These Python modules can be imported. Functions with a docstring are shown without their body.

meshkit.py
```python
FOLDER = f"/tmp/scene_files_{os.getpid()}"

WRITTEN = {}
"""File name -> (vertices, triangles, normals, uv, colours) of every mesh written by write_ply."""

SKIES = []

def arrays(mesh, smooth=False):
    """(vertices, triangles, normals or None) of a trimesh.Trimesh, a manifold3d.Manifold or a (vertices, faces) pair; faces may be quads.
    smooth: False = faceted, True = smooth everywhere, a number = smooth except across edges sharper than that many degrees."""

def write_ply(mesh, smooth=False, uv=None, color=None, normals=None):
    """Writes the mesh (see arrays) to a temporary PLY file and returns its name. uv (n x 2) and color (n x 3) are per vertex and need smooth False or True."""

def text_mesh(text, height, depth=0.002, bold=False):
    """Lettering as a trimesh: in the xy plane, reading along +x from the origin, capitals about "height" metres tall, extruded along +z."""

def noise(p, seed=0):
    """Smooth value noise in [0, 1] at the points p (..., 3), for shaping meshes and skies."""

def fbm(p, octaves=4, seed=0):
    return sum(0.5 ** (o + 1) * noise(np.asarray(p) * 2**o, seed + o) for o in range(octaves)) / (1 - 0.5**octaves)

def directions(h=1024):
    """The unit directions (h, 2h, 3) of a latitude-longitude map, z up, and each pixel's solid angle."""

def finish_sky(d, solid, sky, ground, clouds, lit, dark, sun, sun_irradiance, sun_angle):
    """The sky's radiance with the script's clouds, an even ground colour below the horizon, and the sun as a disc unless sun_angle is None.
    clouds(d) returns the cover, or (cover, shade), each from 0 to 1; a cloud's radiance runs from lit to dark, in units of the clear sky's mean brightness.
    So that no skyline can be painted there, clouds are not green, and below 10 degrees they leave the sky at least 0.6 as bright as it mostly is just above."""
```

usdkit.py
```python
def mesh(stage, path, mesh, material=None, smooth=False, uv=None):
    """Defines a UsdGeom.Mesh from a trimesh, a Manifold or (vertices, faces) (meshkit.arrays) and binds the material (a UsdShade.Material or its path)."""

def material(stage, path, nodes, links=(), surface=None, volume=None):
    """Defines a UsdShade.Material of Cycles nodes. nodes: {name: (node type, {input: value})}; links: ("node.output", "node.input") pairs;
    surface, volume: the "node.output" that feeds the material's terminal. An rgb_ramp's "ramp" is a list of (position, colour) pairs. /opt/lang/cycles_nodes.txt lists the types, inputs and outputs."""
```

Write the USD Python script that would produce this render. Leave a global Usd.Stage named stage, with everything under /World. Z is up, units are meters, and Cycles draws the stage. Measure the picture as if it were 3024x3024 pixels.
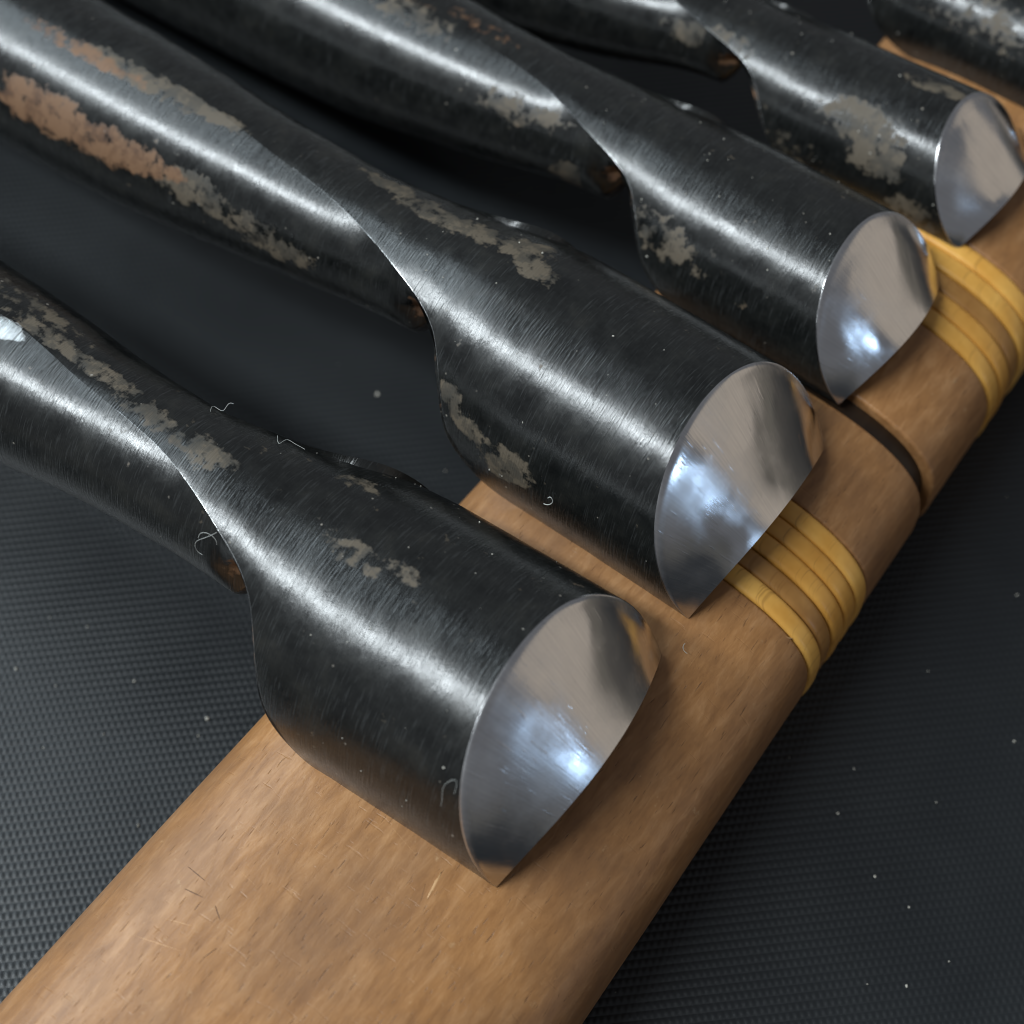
import math, numpy as np, trimesh, usdkit, meshkit
from pxr import Usd, UsdGeom, UsdLux, UsdShade, Gf, Sdf, Vt

stage = Usd.Stage.CreateInMemory()
UsdGeom.SetStageUpAxis(stage, "Z"); UsdGeom.SetStageMetersPerUnit(stage, 1.0)
W = UsdGeom.Xform.Define(stage, "/World"); stage.SetDefaultPrim(W.GetPrim())
UsdGeom.Scope.Define(stage, "/World/Looks")

# ------------------------------------------------------------------ camera
EL, FOV, DIST = math.radians(61), math.radians(32), 0.19
cam = UsdGeom.Camera.Define(stage, "/World/camera")
f = np.array([0, math.cos(EL), -math.sin(EL)]); r = np.array([1.0, 0, 0]); up = np.cross(r, f)
EYE = -DIST * f
M = np.eye(4); M[0, :3], M[1, :3], M[2, :3], M[3, :3] = r, up, -f, EYE
cam.AddTransformOp().Set(Gf.Matrix4d(*M.ravel().tolist()))
cam.CreateFocalLengthAttr(50.0)
ap = 2 * 50.0 * math.tan(FOV / 2)
cam.CreateHorizontalApertureAttr(ap); cam.CreateVerticalApertureAttr(ap)
cam.CreateClippingRangeAttr(Gf.Vec2f(0.005, 20))
cam.CreateFStopAttr(18.0); cam.CreateFocusDistanceAttr(0.157)
cam.CreateExposureAttr(0.22)

# ------------------------------------------------------------------ light: a room lit by daylight from windows on the left
def rect_light(name, direction, dist, w, h, color, intensity, along=None):
    d = np.array(direction, float); d /= np.linalg.norm(d)
    L = UsdLux.RectLight.Define(stage, "/World/" + name)
    z = d; x = np.cross([0, 0, 1.0], z); x /= np.linalg.norm(x); y = np.cross(z, x)
    if along is not None:
        y = np.array(along, float); y -= (y @ z) * z; y /= np.linalg.norm(y); x = np.cross(y, z)
    m = np.eye(4); m[0, :3], m[1, :3], m[2, :3], m[3, :3] = x, y, z, d * dist
    L.AddTransformOp().Set(Gf.Matrix4d(*m.ravel().tolist()))
    L.CreateWidthAttr(w); L.CreateHeightAttr(h); L.CreateColorAttr(Gf.Vec3f(*color)); L.CreateIntensityAttr(intensity)
    return L
rect_light("window_light", (-0.605, -0.07, 0.783), 1.6, 0.17, 1.25, (0.88, 0.96, 1.0), 42.0, along=(-0.8, 0.585, 0))
rect_light("far_window_light", (-0.68, 0.50, 0.58), 1.8, 0.9, 0.9, (0.78, 0.92, 1.0), 5.6)
rect_light("warm_wall_light", (0.95, 0.02, 0.24), 1.5, 1.3, 0.74, (1.0, 0.80, 0.56), 0.27)
rect_light("right_window_light", (0.80, -0.50, 0.16), 1.4, 0.08, 0.12, (0.48, 0.70, 1.0), 16.0)

dome = UsdLux.DomeLight.Define(stage, "/World/room_light")
dm = usdkit.material(stage, "/World/Looks/room_air", {"b": ("background_shader", {"color": (0.9, 0.93, 1.0), "strength": 0.15})}, surface="b.background")
UsdShade.MaterialBindingAPI.Apply(dome.GetPrim()).Bind(dm)

# ------------------------------------------------------------------ helpers
used = {}
def numbered(path):
    n = used.get(path, 0); used[path] = n + 1
    return path if n == 0 else f"{path}_{n:03d}"
def tag(p, label=None, cat=None, group=None, kind=None):
    for k, v in (("label", label), ("category", cat), ("group", group), ("kind", kind)):
        if v: p.SetCustomDataByKey(k, v)
    return p
def place(path, origin, xaxis, zaxis_hint=(0, 0, 1)):
    """Xform whose local x, y, z are given by world axes (x exact)."""
    x = np.array(xaxis, float); x /= np.linalg.norm(x)
    y = np.cross(zaxis_hint, x); y /= np.linalg.norm(y); z = np.cross(x, y)
    X = UsdGeom.Xform.Define(stage, path)
    m = np.eye(4); m[0, :3], m[1, :3], m[2, :3], m[3, :3] = x, y, z, origin
    X.AddTransformOp().Set(Gf.Matrix4d(*m.ravel().tolist()))
    return X
def obj(path, verts, faces, mat, smooth=35, st=None, wear=None):
    """One Mesh; st and wear are per vertex and kept through the smoothing split."""
    v, fc = np.asarray(verts, float), np.asarray(faces, int)
    if fc.shape[1] == 4: fc = np.vstack([fc[:, [0, 1, 2]], fc[:, [0, 2, 3]]])
    if st is None and wear is None:
        return usdkit.mesh(stage, path, trimesh.Trimesh(v, fc, process=False), mat, smooth=smooth)
    m = usdkit.mesh(stage, path, trimesh.Trimesh(v, fc, process=False), mat, smooth=True)
    pv = UsdGeom.PrimvarsAPI(m)
    if st is not None:
        pv.CreatePrimvar("st", Sdf.ValueTypeNames.TexCoord2fArray, "vertex").Set(Vt.Vec2fArray.FromNumpy(np.asarray(st, np.float32)))
    if wear is not None:
        pv.CreatePrimvar("wear", Sdf.ValueTypeNames.Color3fArray, "vertex").Set(Vt.Vec3fArray.FromNumpy(np.asarray(wear, np.float32)))
    return m
def grid_faces(n, m, flip=False):
    i, j = np.meshgrid(np.arange(n - 1), np.arange(m - 1), indexing="ij")
    a = (i * m + j).ravel()
    q = np.stack([a, a + 1, a + m + 1, a + m], 1)
    return q[:, ::-1] if flip else q
def tab(x, pts):
    """Smooth (monotone cubic) table lookup."""
    from scipy.interpolate import PchipInterpolator
    p = np.array(pts, float)
    return PchipInterpolator(p[:, 0], p[:, 1])(np.clip(x, p[0, 0], p[-1, 0]))
def sstep(a, b, x):
    t = np.clip((x - a) / (b - a), 0, 1); return t * t * (3 - 2 * t)

# ------------------------------------------------------------------ materials
MAT = usdkit.material
def N(scale, detail=3, rough=0.55, **k): return ("noise_texture", {"scale": scale, "detail": detail, "roughness": rough, **k})
def MATH(op, **k): return ("math", {"math_type": op, **k})

# woven black vinyl: rows of short raised threads
PY, PX = 0.00080, 0.00066
m_mat = MAT(stage, "/World/Looks/black_woven_vinyl", {
    "tc": ("texture_coordinate", {}), "map": ("mapping", {"rotation": (0, 0, math.radians(-6.5))}),
    "wob": N(60, 2), "wobs": ("vector_math", {"vector_math_type": "multiply", "vector2": (0.0006, 0.0006, 0)}),
    "sep": ("separate_xyz", {}),
    "ky": MATH("multiply", value2=math.pi / PY), "sy": MATH("sine"), "ay": MATH("absolute"),
    "row": MATH("divide", value2=PY), "rowf": MATH("floor"), "par": MATH("multiply", value2=math.pi * 0.86),
    "kx": MATH("multiply", value2=2 * math.pi / PX), "kx2": MATH("add"), "sx": MATH("sine"), "sx2": MATH("multiply_add", value2=0.22, value3=0.78),
    "h": MATH("multiply"), "fine": N(9000, 2), "h2": MATH("multiply_add", value2=0.25),
    "bump": ("bump", {"strength": 0.32, "distance": 0.00018, "use_object_space": False}),
    "big": N(45, 3), "tone": ("rgb_ramp", {"ramp": [(0.3, (0.006, 0.0075, 0.009)), (0.7, (0.009, 0.011, 0.0125))]}),
    "rr": ("map_range", {"from_min": 0.3, "from_max": 0.7, "to_min": 0.34, "to_max": 0.44}),
    "p": ("principled_bsdf", {"specular_ior_level": 0.50})},
    [("tc.object", "map.vector"), ("map.vector", "sep.vector"),
     ("sep.y", "ky.value1"), ("ky.value", "sy.value1"), ("sy.value", "ay.value1"),
     ("sep.y", "row.value1"), ("row.value", "rowf.value1"), ("rowf.value", "par.value1"),
     ("sep.x", "kx.value1"), ("kx.value", "kx2.value1"), ("par.value", "kx2.value2"), ("kx2.value", "sx.value1"), ("sx.value", "sx2.value1"),
     ("ay.value", "h.value1"), ("sx2.value", "h.value2"), ("tc.object", "fine.vector"), ("fine.fac", "h2.value1"), ("h.value", "h2.value3"),
     ("h2.value", "bump.height"), ("bump.normal", "p.normal"),
     ("tc.object", "big.vector"), ("big.fac", "tone.fac"), ("tone.color", "p.base_color"), ("big.fac", "rr.value"), ("rr.result", "p.roughness")], surface="p.BSDF")

# forged black steel: scale with cross-wise grinding lines, grey-tan bare patches and orange rust where "wear" says so
def forged(name, seed, streak=0.5):
    return MAT(stage, "/World/Looks/" + name, {
        "uv": ("uvmap", {"attribute": "st"}), "wear": ("attribute", {"attribute": "wear"}), "ws": ("separate_color", {}),
        "tc": ("texture_coordinate", {}), "off": ("mapping", {"location": (seed * 0.37, seed * 0.11, 0)}),
        # grinding lines run round the blade: stretched noise in (along, around)
        "smap": ("mapping", {"scale": (6500, 330, 1), "rotation": (0, 0, 0.10)}), "sn": N(1.0, 3, 0.6), 
        "smap2": ("mapping", {"scale": (2600, 260, 1), "rotation": (0, 0, -0.16)}), "sn2": N(1.0, 2, 0.6),
        "sadd": MATH("multiply_add", value2=0.35),
        "pit": N(1500, 4, 0.65), "hadd": MATH("multiply_add", value2=0.22),
        "bump": ("bump", {"strength": 0.55, "distance": 0.00010}),
        "edge": N(850, 4, 0.60), "edge2": N(300, 5, 0.68),
        "e1": MATH("multiply_add", value2=1.5), "e2": MATH("multiply_add", value2=1.6),
        # patch masks
        "tsum": MATH("add"), "tmask": ("map_range", {"from_min": 1.57, "from_max": 1.76, "clamp": True}),
        "osum": MATH("add"), "omask": ("map_range", {"from_min": 1.72, "from_max": 2.00, "clamp": True}),
        "blot": N(330, 5, 0.65), "mott": MATH("multiply_add", value2=0.9),
        "base": ("rgb_ramp", {"ramp": [(0.30, (0.004, 0.0045, 0.0045)), (0.55, (0.009, 0.0095, 0.009)), (0.78, (0.017, 0.0165, 0.014))]}),
        "tan": ("rgb_ramp", {"ramp": [(0.72, (0.028, 0.026, 0.021)), (0.95, (0.058, 0.047, 0.033)), (1.12, (0.16, 0.122, 0.080))]}),
        "org": ("rgb_ramp", {"ramp": [(0.70, (0.045, 0.020, 0.010)), (0.90, (0.115, 0.055, 0.024)), (1.06, (0.185, 0.098, 0.048))]}),
        "c1": ("mix_color", {}), "c2": ("mix_color", {}),
        "spk": ("voronoi_texture", {"scale": 900, "feature": "f1"}), "spkm": ("map_range", {"from_min": 0.13, "from_max": 0.09, "to_min": 0.0, "to_max": 1.0, "clamp": True}),
        "spkn": N(420, 2), "spkn2": ("map_range", {"from_min": 0.60, "from_max": 0.66, "clamp": True}), "spk2": MATH("multiply"), "spkc": ("mix_color", {"b": (0.22, 0.20, 0.17)}),
        "scr": ("map_range", {"from_min": 0.56, "from_max": 0.70, "to_min": 0.0, "to_max": 0.75, "clamp": True}), "scm": MATH("multiply"), "scinv": MATH("subtract", value1=1.0), "scc": ("mix_color", {"b": (0.085, 0.088, 0.088)}),
        "scfade": ("map_range", {"from_min": 0.35, "from_max": 0.62, "to_min": 0.15, "to_max": 1.0, "clamp": True}), "scm2": MATH("multiply"), "lowf": N(160, 3),
        "bsum": MATH("add"), "bmask": ("map_range", {"from_min": 0.95, "from_max": 1.10, "clamp": True}), "barec": ("mix_color", {"b": (0.42, 0.43, 0.43)}), "mmax": MATH("maximum"),
        "rmax": MATH("maximum"), "rr": ("map_range", {"from_min": 0.0, "from_max": 1.0, "to_min": 0.235, "to_max": 0.66}),
        "rvar": ("map_range", {"from_min": 0.3, "from_max": 0.7, "to_min": -0.05, "to_max": 0.07}), "radd": MATH("add"),
        "p": ("principled_bsdf", {"ior": 1.56})},
        [("tc.object", "off.vector"),
         ("uv.UV", "smap.vector"), ("smap.vector", "sn.vector"), ("uv.UV", "smap2.vector"), ("smap2.vector", "sn2.vector"),
         ("sn2.fac", "sadd.value1"), ("sn.fac", "sadd.value3"),
         ("off.vector", "pit.vector"), ("pit.fac", "hadd.value1"), ("sadd.value", "hadd.value3"), ("hadd.value", "bump.height"), ("bump.normal", "p.normal"),
         ("off.vector", "edge.vector"), ("off.vector", "edge2.vector"), ("wear.color", "ws.color"),
         ("edge.fac", "e1.value1"), ("edge2.fac", "e1.value3"), ("e1.value", "tsum.value1"), ("ws.r", "tsum.value2"), ("tsum.value", "tmask.value"),
         ("edge.fac", "e2.value1"), ("edge2.fac", "e2.value3"), ("e2.value", "osum.value1"), ("ws.g", "osum.value2"), ("osum.value", "omask.value"),
         ("off.vector", "blot.vector"), ("blot.fac", "base.fac"), ("mott.value", "tan.fac"), ("mott.value", "org.fac"), ("blot.fac", "mott.value1"), ("edge2.fac", "mott.value3"),
         ("tmask.result", "c1.fac"), ("base.color", "c1.a"), ("tan.color", "c1.b"),
         ("omask.result", "c2.fac"), ("c1.result", "c2.a"), ("org.color", "c2.b"),
         ("off.vector", "spk.vector"), ("spk.distance", "spkm.value"), ("off.vector", "spkn.vector"), ("spkn.fac", "spkn2.value"), ("spkm.result", "spk2.value1"), ("spkn2.result", "spk2.value2"),
         ("spk2.value", "spkc.fac"), ("c2.result", "spkc.a"), ("sn.fac", "scr.value"), ("rmax.value", "scinv.value2"), ("scr.result", "scm.value1"), ("scinv.value", "scm.value2"), ("off.vector", "lowf.vector"), ("lowf.fac", "scfade.value"), ("scm.value", "scm2.value1"), ("scfade.result", "scm2.value2"),
         ("scm2.value", "scc.fac"), ("spkc.result", "scc.a"), ("ws.b", "bsum.value1"), ("edge.fac", "bsum.value2"), ("bsum.value", "bmask.value"), ("bmask.result", "barec.fac"), ("scc.result", "barec.a"), ("barec.result", "p.base_color"), ("bmask.result", "mmax.value1"), ("scm2.value", "mmax.value2"), ("mmax.value", "p.metallic"),
         ("tmask.result", "rmax.value1"), ("omask.result", "rmax.value2"), ("rmax.value", "rr.value"), ("blot.fac", "rvar.value"), ("rr.result", "radd.value1"), ("rvar.result", "radd.value2"), ("radd.value", "p.roughness")],
        surface="p.BSDF")

# polished bevel: mirror steel with fine honing lines, rougher towards the black scale ("wear" red)
def polished(name, seed):
    return MAT(stage, "/World/Looks/" + name, {
        "uv": ("uvmap", {"attribute": "st"}), "wear": ("attribute", {"attribute": "wear"}), "ws": ("separate_color", {}),
        "tc": ("texture_coordinate", {}), "off": ("mapping", {"location": (seed * 0.7, seed * 0.3, 0)}),
        "sm": ("mapping", {"scale": (200, 7000, 1), "rotation": (0, 0, 0.12), "location": (seed, seed, 0)}), "sn": N(1.0, 3, 0.6),
        "sm2": ("mapping", {"scale": (300, 3000, 1), "rotation": (0, 0, 0.75), "location": (seed, 0, 0)}), "sn2": N(1.0, 2, 0.5),
        "thin": ("map_range", {"from_min": 0.64, "from_max": 0.69, "to_min": 0.0, "to_max": 0.8, "clamp": True}),
        "h": MATH("add"),
        "st0": ("map_range", {"from_min": 0.0, "from_max": 1.0, "to_min": 0.12, "to_max": 0.45}),
        "bump": ("bump", {"distance": 0.00004}),
        "cloud": N(240, 3, 0.5), "cr": ("map_range", {"from_min": 0.35, "from_max": 0.70, "to_min": 0.06, "to_max": 0.26, "clamp": True}),
        "r0": MATH("multiply_add", value2=0.26),
        "col": ("rgb_ramp", {"ramp": [(0.30, (0.53, 0.53, 0.54)), (0.48, (0.61, 0.61, 0.62)), (0.70, (0.70, 0.695, 0.69))]}), "cmix": ("mix_float", {"fac": 0.62}),
        "p": ("principled_bsdf", {"metallic": 1.0})},
        [("uv.UV", "sm.vector"), ("sm.vector", "sn.vector"), ("uv.UV", "sm2.vector"), ("sm2.vector", "sn2.vector"), ("sn2.fac", "thin.value"),
         ("sn.fac", "h.value1"), ("thin.result", "h.value2"), ("h.value", "bump.height"), ("wear.color", "ws.color"), ("ws.r", "st0.value"), ("st0.result", "bump.strength"), ("bump.normal", "p.normal"),
         ("tc.object", "off.vector"), ("off.vector", "cloud.vector"), ("cloud.fac", "cr.value"), ("ws.r", "r0.value1"), ("cr.result", "r0.value3"), ("r0.value", "p.roughness"),
         ("cloud.fac", "cmix.a"), ("sn.fac", "cmix.b"), ("cmix.result", "col.fac"), ("col.color", "p.base_color")], surface="p.BSDF")

# oiled hardwood with dark pores along the handle (local x)
def wood(name, dark=1.0):
    c = lambda *x: tuple(v * dark for v in x)
    return MAT(stage, "/World/Looks/" + name, {
        "tc": ("texture_coordinate", {}),
        "gm": ("mapping", {"scale": (230, 950, 950)}), "gn": N(1.0, 7, 0.68, distortion=0.3),
        "pm": ("mapping", {"scale": (620, 5600, 5600)}), "pn": N(1.0, 2, 0.5), "pr": ("map_range", {"from_min": 0.67, "from_max": 0.74, "to_min": 0.0, "to_max": 0.6, "clamp": True}),
        "blot": N(62, 6, 0.66), "blr": ("map_range", {"from_min": 0.38, "from_max": 0.66, "to_min": 0.0, "to_max": 0.65, "clamp": True}),
        "spot": N(700, 5, 0.7), "spr": ("map_range", {"from_min": 0.64, "from_max": 0.72, "to_min": 0.0, "to_max": 0.45, "clamp": True}),
        "ramp": ("rgb_ramp", {"ramp": [(0.25, c(0.215, 0.094, 0.031)), (0.5, c(0.325, 0.154, 0.055)), (0.75, c(0.45, 0.24, 0.105))]}),
        "c1": ("mix_color", {"b": c(0.150, 0.074, 0.034)}), "c2": ("mix_color", {"b": c(0.085, 0.040, 0.018)}), "c3": ("mix_color", {"b": c(0.46, 0.29, 0.15)}),
        "hs": MATH("multiply_add", value2=-0.8), "bump": ("bump", {"strength": 0.5, "distance": 0.00014}),
        "scm": ("mapping", {"scale": (300, 40, 40), "rotation": (0, 0, 0.9)}), "scn": N(9.0, 2, 0.5), "scr": ("map_range", {"from_min": 0.68, "from_max": 0.73, "to_min": 0.0, "to_max": 0.22, "clamp": True}),
        "hs2": MATH("subtract"),
        "rr": ("map_range", {"from_min": 0.3, "from_max": 0.7, "to_min": 0.34, "to_max": 0.52}),
        "p": ("principled_bsdf", {"specular_ior_level": 0.45})},
        [("tc.object", "gm.vector"), ("gm.vector", "gn.vector"), ("gn.fac", "ramp.fac"), ("tc.object", "pm.vector"), ("pm.vector", "pn.vector"), ("pn.fac", "pr.value"),
         ("tc.object", "blot.vector"), ("blot.fac", "blr.value"), ("tc.object", "spot.vector"), ("spot.fac", "spr.value"),
         ("ramp.color", "c1.a"), ("blr.result", "c1.fac"), ("c1.result", "c2.a"), ("pr.result", "c2.fac"), ("c2.result", "c3.a"), ("spr.result", "c3.fac"), ("c3.result", "p.base_color"),
         ("pr.result", "hs.value1"), ("gn.fac", "hs.value3"), ("tc.object", "scm.vector"), ("scm.vector", "scn.vector"), ("scn.fac", "scr.value"), ("hs.value", "hs2.value1"), ("scr.result", "hs2.value2"),
         ("hs2.value", "bump.height"), ("bump.normal", "p.normal"), ("blot.fac", "rr.value"), ("rr.result", "p.roughness")], surface="p.BSDF")
m_wood = wood("oiled_brown_wood"); m_groove = wood("dark_groove_wood", 0.05)

def rattan(name, a, b):
    return MAT(stage, "/World/Looks/" + name, {
        "uv": ("uvmap", {"attribute": "st"}), "tc": ("texture_coordinate", {}),
        "fm": ("mapping", {"scale": (160, 3500, 1)}), "fn": N(1.0, 3, 0.6),
        "cm": ("mapping", {"scale": (2600, 130, 1), "rotation": (0, 0, 0.05)}), "cn": N(1.0, 2, 0.5), "crk": ("map_range", {"from_min": 0.60, "from_max": 0.68, "to_min": 0, "to_max": 0.36, "clamp": True}),
        "bl": N(260, 3, 0.6), "ramp": ("rgb_ramp", {"ramp": [(0.3, a), (0.7, b)]}), "d": ("mix_color", {"b": (0.20, 0.085, 0.015)}),
        "h": MATH("subtract"), "bump": ("bump", {"strength": 0.3, "distance": 0.00008}), "p": ("principled_bsdf", {"roughness": 0.34, "specular_ior_level": 0.5})},
        [("uv.UV", "fm.vector"), ("fm.vector", "fn.vector"), ("uv.UV", "cm.vector"), ("cm.vector", "cn.vector"), ("cn.fac", "crk.value"),
         ("tc.object", "bl.vector"), ("bl.fac", "ramp.fac"), ("ramp.color", "d.a"), ("crk.result", "d.fac"), ("d.result", "p.base_color"),
         ("fn.fac", "h.value1"), ("crk.result", "h.value2"), ("h.value", "bump.height"), ("bump.normal", "p.normal")], surface="p.BSDF")
m_rat = [rattan("yellow_rattan", (0.60, 0.285, 0.048), (0.74, 0.41, 0.095)), rattan("amber_rattan", (0.52, 0.235, 0.038), (0.65, 0.33, 0.068)), rattan("brown_rattan", (0.28, 0.125, 0.030), (0.40, 0.20, 0.055))]
m_lint = MAT(stage, "/World/Looks/white_lint", {"p": ("principled_bsdf", {"base_color": (0.40, 0.41, 0.39), "roughness": 0.8})}, surface="p.BSDF")
m_dust = MAT(stage, "/World/Looks/pale_dust", {"p": ("principled_bsdf", {"base_color": (0.42, 0.40, 0.35), "roughness": 0.9})}, surface="p.BSDF")

# ------------------------------------------------------------------ mat
n = 25
gx, gy = np.meshgrid(np.linspace(-0.24, 0.24, n), np.linspace(-0.22, 0.26, n), indexing="ij")
obj("/World/tabletop_mat", np.stack([gx.ravel(), gy.ravel(), np.zeros(n * n)], 1), grid_faces(n, n, True), m_mat, smooth=True)
tag(stage.GetPrimAtPath("/World/tabletop_mat"), "black woven vinyl mat lying flat under all the tools", "mat", kind="structure")

tt_ = trimesh.creation.box((2.4, 2.4, 0.02)); tt_.apply_translation((0.5, 0, -0.0135))
m_table = MAT(stage, "/World/Looks/brown_table", {"n": N(30, 3), "r": ("rgb_ramp", {"ramp": [(0.3, (0.10, 0.085, 0.065)), (0.7, (0.14, 0.12, 0.095))]}), "p": ("principled_bsdf", {"roughness": 0.5})}, [("n.fac", "r.fac"), ("r.color", "p.base_color")], surface="p.BSDF")
obj("/World/table_surface", tt_.vertices, tt_.faces, m_table, False)
tag(stage.GetPrimAtPath("/World/table_surface"), "brown table top that the black mat lies on", "table", kind="structure")

# ------------------------------------------------------------------ wooden handle with rattan rings
A, B = np.array([-0.02164, -0.05985, 0]), np.array([0.03195, 0.01206, 0])
LAB = np.linalg.norm(B - A); HD = (B - A) / LAB; EX = 2.75; HH = 0.02075
def hw(x): return tab(x, [(-.06, .0212), (0, .02029), (LAB, .0177), (.13, .0169), (.19, .0162)])
def hsec(x, grow=0.0, n=96):
    th = np.linspace(0, 2 * np.pi, n, endpoint=False)
    c, s = np.cos(th), np.sin(th)
    y = (hw(x) + grow) * np.sign(c) * abs(c) ** (2 / EX); z = HH / 2 + (HH / 2 + grow) * np.sign(s) * abs(s) ** (2 / EX)
    return y, z
place("/World/wooden_handle", A, HD)
tag(stage.GetPrimAtPath("/World/wooden_handle"), "flattened brown wooden tool handle with yellow rattan rings under the gouge tips", "tool handle")
def sweep(path, xs, grow, mat, smooth=35, n=96, cap=True, st=False, wob=0.0, seed=0):
    V = []; S = []
    for x, g in zip(xs, grow):
        y, z = hsec(x, g, n)
        p = np.stack([np.full(n, x), y, z], 1)
        if wob:
            nn = meshkit.fbm(p * np.array([40, 90, 90]) + seed, 3) - 0.5
            d = np.stack([np.zeros(n), y, z - HH / 2], 1); d /= np.linalg.norm(d, axis=1, keepdims=True)
            p = p + d * nn[:, None] * wob
        V.append(p)
        seg = np.r_[0, np.cumsum(np.hypot(np.diff(y), np.diff(z)))]
        S.append(np.stack([seg, np.full(n, x)], 1))
    V = np.vstack(V); k = len(xs)
    i, j = np.meshgrid(np.arange(k - 1), np.arange(n), indexing="ij"); jn = (j + 1) % n
    q = np.stack([(i * n + j).ravel(), ((i + 1) * n + j).ravel(), ((i + 1) * n + jn).ravel(), (i * n + jn).ravel()], 1)[:, ::-1]
    fc = np.vstack([q[:, [0, 1, 2]], q[:, [0, 2, 3]]])
    st_ = np.vstack(S)
    if cap:
        V = np.vstack([V, V[:n].mean(0), V[-n:].mean(0)]); st_ = np.vstack([st_, st_[:1], st_[-1:]])
        a = np.arange(n); b = (a + 1) % n
        fc = np.vstack([fc, np.stack([np.full(n, k * n), a, b], 1)[:, ::-1], np.stack([np.full(n, k * n + 1), (k - 1) * n + b, (k - 1) * n + a], 1)[:, ::-1]])
    return obj(path, V, fc, mat, smooth, st_ if st else None)
R1, R2 = (0.0579, 0.0687), (0.0935, 0.1045)      # rattan bindings along the handle
GR = (0.0797, 0.0820)                             # groove where a ring is missing
cuts = [(-0.07, R1[0]), (R1[0], R1[1]), (R1[1], GR[0]), (GR[0], GR[1]), (GR[1], R2[0]), (R2[0], R2[1]), (R2[1], 0.20)]
P = "/World/wooden_handle/"
for k, (x0, x1) in enumerate(cuts):
    if k in (1, 3, 5):
        p = sweep(P + ("groove" if k == 3 else numbered(P + "binding_seat").split("/")[-1]), [x0 - .0004, x1 + .0004], [-.0012] * 2, m_groove)
    else:
        e0 = .0004; xs = np.r_[x0, x0 + e0 * .3, np.linspace(x0 + e0, x1 - e0, max(6, int((x1 - x0) / .0015))), x1 - e0 * .3, x1]
        g = np.zeros(len(xs)); g[[0, -1]] = -.0004; g[[1, -2]] = -.00012
        sweep(numbered(P + "wood_section"), xs, g, m_wood, 50, wob=0.00022, seed=k, n=160)
def rings(x0, x1, mats):
    w = (x1 - x0) / len(mats)
    for k, mi in enumerate(mats):
        a, b = x0 + k * w + .00003, x0 + (k + 1) * w - .00003
        t = .5 - .5 * np.cos(np.pi * np.linspace(0, 1, 17)); g = -.00030 + .00048 * np.clip(1 - abs(2 * t - 1) ** 4, 0, 1) ** .5 + (0 if mi != 2 else -.00018)
        rg = sweep(numbered(P + "rattan_ring"), a + (b - a) * t, g, m_rat[mi], 60, n=128, st=True, wob=0.00012, seed=k * 7 + 3)
        if mi == 2: rg.GetPrim().SetCustomDataByKey("label", "darker brown rattan ring between yellow ones")
rings(*R1, [0, 2, 1, 1, 0]); rings(*R2, [0, 1, 2, 0, 0])


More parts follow.
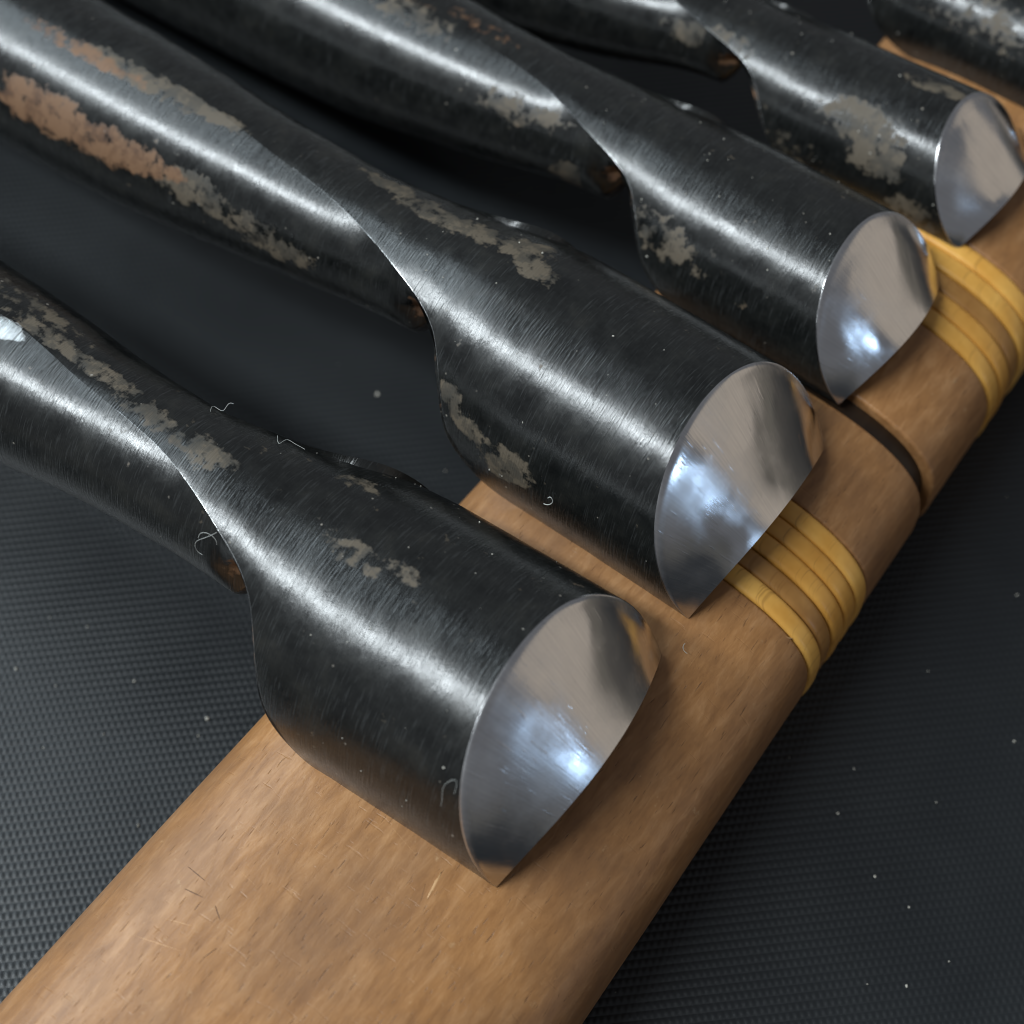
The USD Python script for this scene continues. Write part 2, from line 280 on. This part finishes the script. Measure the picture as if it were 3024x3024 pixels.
def sliver(name, x0, y0, x1, y1, wid, mat, proud):
    """A thin splinter or nick lying in the wood's surface between two points of it."""
    pts = []
    n_ = max(4, int(math.hypot(x1 - x0, y1 - y0) / .0006)); tt = np.linspace(0, 1, n_)
    for q in tt:
        x, y = x0 + (x1 - x0) * q, y0 + (y1 - y0) * q
        w = float(hw(x)); z = HH / 2 * (1 + max(0, 1 - abs(y / w) ** EX) ** (1 / EX))
        pts.append((x, y, z))
    pts = np.array(pts); d = np.array([x1 - x0, y1 - y0]); d /= np.linalg.norm(d); sd = np.array([-d[1], d[0], 0])
    prof_ = wid * np.sin(np.pi * np.clip(tt, .04, .96)) ** .6 * (1 + .5 * (meshkit.noise(np.stack([tt * 5 + x0 * 999, tt * 0, tt * 0], 1)) - .5))
    Lf, Rt, Md = pts - sd * prof_[:, None] - [0, 0, .00012], pts + sd * prof_[:, None] - [0, 0, .00012], pts + [0, 0, proud]
    V = np.concatenate([Lf, Md, Rt]).reshape(3, n_, 3); obj(numbered(P + name), V.reshape(-1, 3), grid_faces(3, n_), mat, True)
m_nick = MAT(stage, "/World/Looks/dark_nick", {"p": ("principled_bsdf", {"base_color": (0.075, 0.032, 0.013), "roughness": 0.7})}, surface="p.BSDF")
m_fresh = MAT(stage, "/World/Looks/fresh_wood", {"p": ("principled_bsdf", {"base_color": (0.50, 0.29, 0.13), "roughness": 0.55})}, surface="p.BSDF")
for q in [(np.float64(0.00708), np.float64(0.00911), np.float64(0.00644), np.float64(0.00797)), (np.float64(0.00687), np.float64(0.00479), np.float64(0.00743), np.float64(0.00479)), (np.float64(0.0135), np.float64(0.00771), np.float64(0.01386), np.float64(0.00787)), (np.float64(0.00837), np.float64(0.01348), np.float64(0.00826), np.float64(0.01136)), (np.float64(0.00672), np.float64(0.01232), np.float64(0.00706), np.float64(0.01045)), (np.float64(0.005), np.float64(0.0039), np.float64(0.00567), np.float64(0.00394)), (np.float64(0.01757), np.float64(-0.00445), np.float64(0.01892), np.float64(-0.00386)), (np.float64(0.00317), np.float64(0.00691), np.float64(0.00445), np.float64(0.00657))]:
    sliver("dark_nick", *q, .00016, m_nick, .00005)
for k, q in enumerate([(np.float64(0.0038), np.float64(0.01199), np.float64(0.0047), np.float64(0.00945)), (np.float64(0.00126), np.float64(0.01311), np.float64(0.0026), np.float64(0.00867)), (np.float64(0.01801), np.float64(-0.00479), np.float64(0.02051), np.float64(-0.00427)), (np.float64(0.03758), np.float64(0.00829), np.float64(0.03827), np.float64(0.00787)), (np.float64(0.01187), np.float64(0.0109), np.float64(0.01243), np.float64(0.01062)), (np.float64(0.01057), np.float64(0.00955), np.float64(0.01033), np.float64(0.00705)), (np.float64(0.02372), np.float64(-0.01384), np.float64(0.02483), np.float64(-0.01345)), (np.float64(0.05747), np.float64(-0.01535), np.float64(0.05789), np.float64(-0.01588)), (np.float64(0.0212), np.float64(0.00197), np.float64(0.02013), np.float64(-0.00305)), (np.float64(0.02403), np.float64(-0.01574), np.float64(0.02549), np.float64(-0.01575))]):
    sliver("pale_scratch", *q, .00030 if k == 2 else .00009, m_fresh, .00010 if k == 2 else .00003)

# ------------------------------------------------------------------ gouges
# profile tables in millimetres of the widest gouge (chord 25.45, crown 16.74): s runs back from the edge
T_R   = [(0, 13.2), (19, 13.2), (24, 12.8), (27, 11.9), (31, 10.2), (37, 8.4), (44, 6.9), (52, 7.0), (60, 7.7), (68, 8.3), (90, 8.9), (150, 9.4)]
T_TOP = [(0, 16.74), (24, 16.74), (31, 16.5), (43, 16.3), (68, 16.6), (150, 17.2)]
T_THN = [(0, 105.2), (17.5, 105.2), (20, 101), (22, 94), (24, 80), (25.5, 64), (27, 50), (28.5, 41), (31, 34), (34, 28), (38, 20), (44, 10), (52, 2), (62, -8), (80, -10), (150, -10)]
T_THF = [(0, 105.2), (17.5, 105.2), (20, 101), (22, 94), (24, 84), (26, 70), (28, 60), (31, 54), (34, 50), (38, 47), (44, 46), (52, 46), (62, 50), (150, 50)]
T_RB  = [(0, 5.7), (31, 5.7), (37, 5.8), (44, 6.2), (52, 6.8), (60, 7.6), (68, 8.2), (90, 8.8), (150, 9.3)]
CH, CR = 25.45, 16.74

class Gouge:
    def __init__(g, x, y, hd, pitch, chord, crown, inner, K, f0, neck=31.0, bend=0.012, lift=0.0, zoff=0.0, fat=1.0, nf=1.0, bulge=0.03):
        g.__dict__.update(locals()); g.k = chord * 1000 / CH; g.ks = neck / 31.0
        a = np.array([math.cos(hd) * math.cos(pitch), math.sin(hd) * math.cos(pitch), -math.sin(pitch)])
        u = np.array([math.sin(hd), -math.cos(hd), 0]); v = np.cross(u, a); v = v if v[2] > 0 else -v
        g.a, g.u, g.v, g.o = a, u, v, np.array([x, y, HH - .0003 + zoff])
        g.vs = crown * 1000 / (CR * g.k)
    def prof(g, s):
        """s in mm (own scale) -> all profile values in own mm"""
        q = s / g.ks; q = np.where(q < 17, q, q); k = g.k
        uc = g.bend * (np.clip(s - 20, 0, None) if g.bend > 0 else np.clip(s - 42, 0, None) * 1.5)
        lf = g.lift * np.clip(s - 20, 0, None)
        R = tab(q, T_R) * k * (1 + (g.fat - 1) * sstep(25, 44, q)); top = tab(q, T_TOP) * k
        # blade section scaled to this gouge's own crown
        fb = 1 - sstep(24, 40, q)
        top = top * (1 + (g.vs - 1) * fb)
        w, h = g.chord * 500, g.crown * 1000
        Rb = (w * w + h * h) / (2 * h); R = R * (1 + (Rb / (13.2 * k) - 1) * fb)
        th0 = math.degrees(math.atan2(w, -(h - Rb)))
        thn = np.radians(tab(q, T_THN) * (1 + (th0 / 105.2 - 1) * fb)); thf = np.radians(tab(q, T_THF) * (1 + (th0 / 105.2 - 1) * fb))
        rb = tab(q, T_RB) * k * (g.nf + (g.fat - g.nf) * sstep(31, 52, q))
        return dict(R=R, top=top + lf, thn=thn, thf=thf, rb=rb, uc=uc, q=q, vb=top + lf - rb - 0.25 * k)
    def outer(g, s, t):
        """t in 0..1 from the near lip over the crown to the far lip"""
        p = g.prof(s); th = -p["thn"] + (p["thn"] + p["thf"]) * t
        c = p["top"] - p["R"]
        # hand forging: the skin is never quite round
        un = meshkit.fbm(np.stack([s * .20 + g.x * 5000, th * 2.0, np.zeros_like(th)], -1), 3, 11) - .5
        p["R"] = p["R"] * (1 + un * (.012 + .024 * sstep(20, 50, p["q"])) * sstep(3, 10, s))
        return p["uc"] + p["R"] * np.sin(th), c + p["R"] * np.cos(th), th
    def lower(g, s, t):
        p = g.prof(s)
        u0, v0, _ = g.outer(s, np.zeros_like(t)); u1, v1, _ = g.outer(s, np.ones_like(t))
        # round bar below the ridges
        uc, vb, rb = p["uc"], p["vb"], p["rb"]
        a0 = np.arctan2(u0 - uc, v0 - vb); a1 = np.arctan2(u1 - uc, v1 - vb)     # from top, near is negative
        r0 = np.hypot(u0 - uc, v0 - vb); r1 = np.hypot(u1 - uc, v1 - vb)
        ang = a0 - (a0 + 2 * np.pi - a1) * t
        d0, d1 = (a0 + 2 * np.pi - a1) * t, (a0 + 2 * np.pi - a1) * (1 - t)
        rr = rb + (r0 - rb) * np.exp(-d0 / .30) + (r1 - rb) * np.exp(-d1 / .30)
        ub, vbv = uc + rr * np.sin(ang), vb + rr * np.cos(ang)
        # hollow of the blade: shallower arc between the lips
        hi = g.inner * 1000 + (g.crown * 1000 - 4.2 * g.k - g.inner * 1000) * sstep(0, 9, s)
        cu, cv = (u0 + u1) / 2, (v0 + v1) / 2; hwid = np.hypot(u1 - u0, v1 - v0) / 2 + 1e-6
        hh = np.maximum(hi - cv, .05); Ri = (hwid ** 2 + hh ** 2) / (2 * hh); th = np.arctan2(hwid, Ri - hh)
        al = -th + 2 * th * t; uh = cu + Ri * np.sin(al); vh = cv + hh - Ri + Ri * np.cos(al)
        w_ = sstep(.35, .65, t); b = (1 - w_) * (1 - sstep(28.8, 32.6, p["q"])) + w_ * (1 - sstep(27, 36, p["q"]))
        # raw rear edge of the blade's shoulder: a thick unground face below the near lip
        q = p["q"]; B = sstep(18.5, 26.5, q) * (1 - sstep(27, 29.5, q)) * g.k
        e = np.exp(-((t - .034) / .026) ** 2) * (t > 0)
        dn = sstep(28.6, 30.4, q) * (1 - sstep(31.4, 34.4, q)) * np.clip(1 - abs(t - .14) / .12, 0, 1) * g.k * 1.7
        return ub + (uh - ub) * b + dn - 0.9 * B * e, vbv + (vh - vbv) * b - 0.75 * B * e
    def P3(g, s, u, v):
        return np.stack([s * 1e-3, u * 1e-3, v * 1e-3], -1)       # local x back, y lateral, z up
    def edges(g, t):
        s0 = np.zeros_like(t); ou, ov, _ = g.outer(s0, t)
        w, hi = g.chord * 500, g.inner * 1000; Ri = (w * w + hi * hi) / (2 * hi); th = math.atan2(w, Ri - hi)
        al = -th + 2 * th * t; iu = Ri * np.sin(al); iv = hi - Ri + Ri * np.cos(al)
        f_ = g.f0 * 1000 * (1 - (iu / w) ** 2); thick = np.hypot(ou - iu, ov - iv)
        return g.K * thick - f_, -f_, iu, iv
    def build(g, name, label, patches, seed, group):
        path = numbered("/World/" + name); 
        X = UsdGeom.Xform.Define(stage, path); m = np.eye(4)
        # right-handed frame x = back, y = -u, z = v  (lateral stored as -u)
        y = np.cross(g.v, g.a); sg = 1.0 if y @ g.u > 0 else -1.0; g.sg = sg
        m[0, :3], m[1, :3], m[2, :3], m[3, :3] = g.a, y, g.v, g.o
        X.AddTransformOp().Set(Gf.Matrix4d(*m.ravel().tolist()))
        tag(X.GetPrim(), label, "gouge", group)
        L = lambda p: p * np.array([1, sg, 1])
        nt = 121; t = np.linspace(0, 1, nt); sP, sQ, iu, iv = g.edges(t)
        def wear(s, arc, ang):
            w = np.zeros((s.size, 3)); s_, a_ = s.ravel(), ang.ravel()
            for (ps, pa, ls, la, ch, amt) in patches:
                d = ((s_ - ps) / (1.35 * ls)) ** 2 + ((a_ - pa) / (1.35 * la)) ** 2
                w[:, ch] = np.maximum(w[:, ch], amt * np.clip(1.25 - d, 0, 1))
            return w
        mat = forged(f"forged_steel_{name}_{seed}", seed)
        S1 = 35.0 * g.ks
        def skin(fn, s, tt):
            u, v = fn(s, tt)[:2]; return g.P3(s, u, v)
        # ---- blade: outside, then hollow, one closed skin except at the bevel
        k = 90; e = np.linspace(0, 1, k)
        so = sP[None, :] + (S1 - sP[None, :]) * e[:, None]; tt = np.broadcast_to(t, so.shape)
        vo = g.outer(so, tt); Vo = g.P3(so, vo[0], vo[1]).reshape(-1, 3)
        arc = vo[2] * g.prof(so)["R"]
        sl = sQ[None, :] + (S1 - sQ[None, :]) * e[:, None]; lo = g.lower(np.maximum(sl, 0), tt); Vl = g.P3(sl, lo[0], lo[1]).reshape(-1, 3)
        Vl.reshape(k, nt, 3)[0] = g.P3(sQ, iu, iv)
        fo = grid_faces(k, nt); fl = grid_faces(k, nt, True)
        flip = sg < 0
        wo = wear(so, arc, np.degrees(vo[2])); 
        wo[:, 2] = np.maximum(wo[:, 2], (tt.ravel() < .004) * (so.ravel() / g.ks > 21) * .72)
        hang = np.broadcast_to(200 + 100 * tt, tt.shape); wl = wear(sl, arc, hang)
        def tri(q): return np.vstack([q[:, [0, 1, 2]], q[:, [0, 2, 3]]])
        V = np.vstack([Vo, Vl]); F = np.vstack([tri(fo), tri(fl) + len(Vo)])
        st = np.vstack([np.stack([so.ravel(), arc.ravel()], 1), np.stack([sl.ravel(), arc.ravel() + 90], 1)]) * 1e-3
        Fb = F if not flip else F[:, ::-1]
        g.dev = (L(V) , st)
        obj(path + "/blade", L(V), Fb, mat, True, st, np.vstack([wo, wl]))
        # ---- shank
        k2 = 150; s2 = S1 + (155.0 - S1) * np.linspace(0, 1, k2) ** 1.25; so2 = np.broadcast_to(s2[:, None], (k2, nt)); tt2 = np.broadcast_to(t, so2.shape)
        vo = g.outer(so2, tt2); V1 = g.P3(so2, vo[0], vo[1]).reshape(-1, 3); arc1 = vo[2] * g.prof(so2)["R"]
        lo = g.lower(so2, tt2); V2 = g.P3(so2, lo[0], lo[1]).reshape(-1, 3)
        pr = g.prof(so2); arc2 = -(tt2 * 2 * np.pi * pr["rb"]) + arc1[:, :1]
        ang2 = np.degrees(np.arctan2(lo[0] - pr["uc"], lo[1] - pr["vb"]))
        cap = g.P3(np.array([155.0]), np.array([pr["uc"][-1, 0]]), np.array([pr["vb"][-1, 0]]))
        V = np.vstack([V1, V2, cap]); F = np.vstack([tri(grid_faces(k2, nt)), tri(grid_faces(k2, nt, True)) + len(V1)])
        ci = len(V) - 1; b0 = (k2 - 1) * nt; a_ = np.arange(nt - 1)
        F = np.vstack([F, np.stack([np.full(nt - 1, ci), b0 + a_ + 1, b0 + a_], 1), np.stack([np.full(nt - 1, ci), len(V1) + b0 + a_, len(V1) + b0 + a_ + 1], 1)])
        st = np.vstack([np.stack([so2.ravel(), arc1.ravel()], 1), np.stack([so2.ravel(), arc2.ravel()], 1), [[155, 0]]]) * 1e-3
        wr0 = wear(so2, arc1, np.degrees(vo[2])); wr0[:, 2] = np.maximum(wr0[:, 2], (tt2.ravel() < .004) * (so2.ravel() / g.ks < 48) * .72)
        wr = np.vstack([wr0, wear(so2, arc2, ang2), [[0, 0, 0]]])
        obj(path + "/shank", L(V), F if not flip else F[:, ::-1], mat, True, st, wr)
        g.dev2 = (L(V), np.r_[np.degrees(vo[2]).ravel(), ang2.ravel(), 0])
        # ---- bevel: ground from the outside down to the cutting edge, slightly rounded, its heel softened
        kb = 56; e = (np.linspace(0, 1, kb) ** 1.5)[:, None]
        ou, ov, th = g.outer(sP, t)
        p0 = g.P3(sP, ou, ov)[None]; p1 = g.P3(sQ, iu, iv)[None]
        lenb = np.linalg.norm(p1 - p0, axis=-1, keepdims=True)
        mid = p0 + (p1 - p0) * e[..., None]
        d = (p1 - p0) / np.maximum(lenb, 1e-9)
        tang = np.gradient(p0[0], axis=0); nrm = np.cross(d[0], tang); nrm /= np.maximum(np.linalg.norm(nrm, axis=1, keepdims=True), 1e-12)
        if (nrm[nt // 2] @ np.array([-1, 0, 1.0])) < 0: nrm = -nrm
        bul = (g.bulge * lenb * 6.0 * (e * (1 - e) ** 2)[..., None])
        hel = 0.0; wob = (meshkit.fbm(np.stack([np.broadcast_to(t * 5 + seed * 9, (kb, nt)), np.broadcast_to(e * 2.2, (kb, nt)), np.zeros((kb, nt))], -1), 2, seed) - .5)[..., None] * 0.00006 * (np.sin(np.pi * e) ** .7)[..., None] * (lenb / .01)
        bul = bul + (.00010 * (e / .035) * np.exp(1 - e / .035))[..., None] * np.clip(lenb / .006, 0, 1)
        fr = (t[None] * (2.6 + .5 * (seed % 3)) + .35 * e + seed * .37) % 1.0
        wob = wob + (-((fr - .5) ** 2) * 4 * .00006 * np.sin(np.pi * e) ** .8 * np.sin(np.pi * t[None]))[..., None]
        Vb = (mid + (bul + wob) * nrm[None]).reshape(-1, 3)
        stb = np.stack([np.broadcast_to(e * lenb[..., 0], (kb, nt)).ravel(), np.broadcast_to(t * g.chord * 1.4, (kb, nt)).ravel()], 1)
        rough = (np.clip(1 - e / .16, 0, 1) ** .8 * (0.6 + .4 * np.sin(t * 5 + seed))[None]) + .0 * e
        rough = np.maximum(rough, (.95 if seed == 1 else .3) * np.exp(-(((e - (.5 if seed == 1 else .3)) / (.42 if seed == 1 else .3)) ** 2 + ((t[None] - .34) / .16) ** 2)))
        obj(path + "/bevel", L(Vb), tri(grid_faces(kb, nt, False)) if not flip else tri(grid_faces(kb, nt, False))[:, ::-1], polished(f"polished_steel_{seed}", seed), True, stb,
            np.stack([rough.ravel(), 0 * rough.ravel(), 0 * rough.ravel()], 1))
        return g

GRP = "black forged gouges laid across the wooden handle"
G = [Gouge(0.00603, -0.03655, 2.53819, 0.05085, 0.02593, 0.0159, 0.00635, 0.94323, 0.00284, neck=31.0, bend=0.014, bulge=0.034, nf=1.09),
     Gouge(0.02284, -0.01337, 2.4857, 0.02978, 0.0227, 0.01603, 0.00522, 0.82967, 0.00177, neck=35.0, bulge=0.024, fat=1.18, bend=-0.016, nf=1.10),
     Gouge(0.03722, 0.00786, 2.48477, 0.05041, 0.01864, 0.01219, 0.00354, 0.97448, 0.0022, neck=30.2, fat=1.42, nf=1.22, bend=-0.008, bulge=0.034),
     Gouge(0.04955, 0.02552, 2.54500, 0.045, 0.0156, 0.01007, 0.00323, 1.22085, 0.00221, neck=29.3, fat=1.55, nf=1.22),
     Gouge(0.0622, 0.0406, 2.51, 0.05, 0.0135, 0.0094, 0.0030, 1.1, 0.0020, neck=30.0, fat=1.5)]
LB = ["widest gouge, nearest the camera, with a curled white fibre at its neck", "second widest gouge with grey and orange rust streaks along its shank and a rusty hollow",
      "middle gouge of the row, its tip just beside the upper rattan rings", "narrow gouge with a tan bare patch on its side near the tip", "gouge at the far corner, its tip cut off by the picture's edge"]
# bare or rusty places: (mm from the edge, degrees round from the crown, length, spread, 0 tan / 1 orange, strength)
PT = [[(58, 15, 5, 7, 0, .5), (52, 14, 5, 7, 0, .5), (45, 4, 4, 8, 0, .52), (40, 3, 4, 9, 0, .5), (22.5, 0, 2.5, 5, 0, .4), (27, 32, 2, 4, 0, .42), (17.7, 3, 1.5, 4, 0, .36), (66, 30, 9, 8, 0, .42), (62.5, 2, 2.2, 7, 2, .75)],
      [(82, -55, 6, 14, 1, 0.78), (74, -56, 6, 12, 1, 0.80), (68.5, -53, 4, 9, 1, 0.74), (62.5, -57, 4, 12, 0, .62), (57, -64, 5, 10, 0, .52), (52, -75, 4, 10, 0, .5), (82, -7, 8, 6, 1, 0.62), (74, -4, 7, 7, 0, .58), (68, -1, 6, 6, 0, .58), (63.5, 1, 3, 5, 0, .55),
       (44.5, 27, 4, 8, 0, .60), (39.6, 18, 4, 8, 0, .60), (35.6, 19, 3, 9, 0, .56), (30, 22, 2.5, 10, 0, .58), (27.3, 12, 2, 6, 0, .56), (27.8, -62, 1.2, 6, 0, .64), (25, -70, 2, 5, 0, .64), (20.3, -76, 2.5, 8, 0, .64)],
      [(58, -9, 5, 10, 0, .5), (51, 12, 4, 8, 1, .45), (42, -42, 5, 12, 0, .42), (34.6, -98, 2.5, 20, 0, .6), (22, -57, 5, 12, 0, .34), (64, 5, 7, 8, 1, .42)],
      [(13.5, -40, 4, 14, 0, .58), (10.5, -58, 3, 12, 0, .6), (5.4, -90, 3, 14, 0, .5), (9.3, 13, 3, 8, 0, .5), (34, -52, 4, 14, 0, .52), (30, -30, 3, 10, 0, .5), (20, -89, 4, 20, 0, .36)],
      [(12, -40, 6, 20, 0, .34)]]
for i, g in enumerate(G):
    q = g.ks; PT[i] += [(31.0 * q, 212, 1.4 * q, 8, 1, 1.0 if i < 2 else .85), (27.0 * q, 203.4, 1.6 * q, 3.0, 1, .42)]
for i, g in enumerate(G):
    g.build("gouge", LB[i], PT[i], i + 1, GRP)

# ------------------------------------------------------------------ lint and dust
def tube(pts, rad, sides=5):
    from scipy.interpolate import CubicSpline
    p = np.array(pts, float); tt = np.r_[0, np.cumsum(np.linalg.norm(np.diff(p, axis=0), axis=1))]
    q = CubicSpline(tt, p)(np.linspace(0, tt[-1], 8 * len(p))); d = np.gradient(q, axis=0); d /= np.linalg.norm(d, axis=1, keepdims=True)
    a = np.cross(d, [0.31, 0.2, 0.93]); a /= np.linalg.norm(a, axis=1, keepdims=True); b = np.cross(d, a)
    th = np.linspace(0, 2 * np.pi, sides + 1)
    V = q[:, None] + rad * (a[:, None] * np.cos(th)[None, :, None] + b[:, None] * np.sin(th)[None, :, None])
    return V.reshape(-1, 3), grid_faces(len(q), sides + 1)
FB = [("tiny loop of white lint caught on the shoulder of the widest gouge", 0.000022, [[-0.02483, -0.02083, 0.03405], [-0.02540, -0.02076, 0.03340], [-0.02632, -0.02068, 0.03260], [-0.02697, -0.02063, 0.03180], [-0.02690, -0.02095, 0.03080], [-0.02600, -0.02140, 0.03085], [-0.02520, -0.02140, 0.03194], [-0.02506, -0.02100, 0.03310], [-0.02588, -0.02047, 0.03330], [-0.02661, -0.02060, 0.03260]]),
      ("white hair standing off the far side of the widest gouge's neck", 0.00002, [[-0.0264, -0.00861, 0.03365], [-0.0259, -0.00785, 0.03290], [-0.02539, -0.00812, 0.03309], [-0.02503, -0.0077, 0.03332], [-0.02448, -0.00769, 0.03346]]),
      ("wavy white hair lying along the far edge of the widest gouge", 0.00002, [[-0.02046, -0.01079, 0.03320], [-0.01998, -0.01172, 0.03363], [-0.01953, -0.01127, 0.0333], [-0.019, -0.01153, 0.0332], [-0.0185, -0.0118, 0.0331], [-0.01801, -0.01206, 0.03300]]),
      ("short white hair on the widest blade next to its shiny tip", 0.000014, [[-0.00573, -0.04311, 0.02895], [-0.0056, -0.04258, 0.02987], [-0.00513, -0.04192, 0.03117], [-0.0045, -0.04189, 0.03155], [-0.00448, -0.04244, 0.03103], [-0.00465, -0.04268, 0.03062]]),
      ("white curled crumb of lint low on the second widest blade", 0.00004, [[0.00287, -0.01338, 0.02570], [0.00335, -0.0137, 0.0261], [0.00364, -0.0137, 0.02671], [0.00351, -0.01356, 0.02708], [0.00322, -0.01343, 0.02680]]),
      ("pale c-shaped hair lying on the bare wood of the handle", 0.000025, [[0.01547, -0.02502, 0.0209], [0.01528, -0.02532, 0.0209], [0.01532, -0.02568, 0.0209], [0.01561, -0.02598, 0.0209]])]
for lb, rad, pts in FB:
    v_, f_ = tube(pts, rad); pth = numbered("/World/lint_fibre"); obj(pth, v_, f_, m_lint, True); tag(stage.GetPrimAtPath(pth), lb, "lint")

rng = np.random.default_rng(5)
DM = [[0.04216, -0.01849], [0.04985, -0.02607], [0.03467, -0.03986], [0.03761, -0.04286], [0.04079, -0.04801], [0.05237, -0.00988], [0.04141, -0.03242], [0.0337, -0.02896], [0.03659, -0.05028], [0.03296, -0.05012], [0.03169, -0.03356], [-0.04061, -0.02532], [-0.0312, -0.0255], [-0.03047, -0.02365], [-0.03622, -0.03477], [-0.0503, -0.01823], [-0.04605, -0.02009], [-0.0382, -0.01957], [-0.04646, -0.02675], [-0.0436, -0.01349], [-0.01485, 0.01484], [0.00119, 0.07117], [0.00416, 0.06974], [-0.00719, 0.00501]]
DM = [np.array([x, y, 0.00008]) for x, y in DM] + [np.array([x, y, 0.00006]) for x, y in rng.uniform((-.09, -.07), (.09, .11), (80, 2))]
sz = list(rng.uniform(.00007, .00017, 24)) + [0.00006] * 80; sz[20] = .00016
for g in G:
    V_ = g.dev[0][: len(g.dev[0]) // 2]; y = np.cross(g.v, g.a)
    for i in rng.choice(len(V_), 34, replace=False):
        if V_[i, 2] > .3 * g.crown: DM.append(g.o + g.a * V_[i, 0] + y * V_[i, 1] + g.v * V_[i, 2]); sz.append(rng.uniform(.00003, .00009))
vs_, fs_, o_ = [], [], 0
for c, r_ in zip(DM, sz):
    b = trimesh.creation.icosphere(1, 1.0); v_ = b.vertices * r_ * rng.uniform(.5, 1.3, 3) * (1 + .35 * rng.uniform(-1, 1, (len(b.vertices), 1)))
    vs_.append(v_ + c); fs_.append(b.faces + o_); o_ += len(v_)
obj("/World/dust", np.vstack(vs_), np.vstack(fs_), m_dust, False)
tag(stage.GetPrimAtPath("/World/dust"), "pale dust specks scattered over the black mat and the gouges", "dust", kind="stuff")
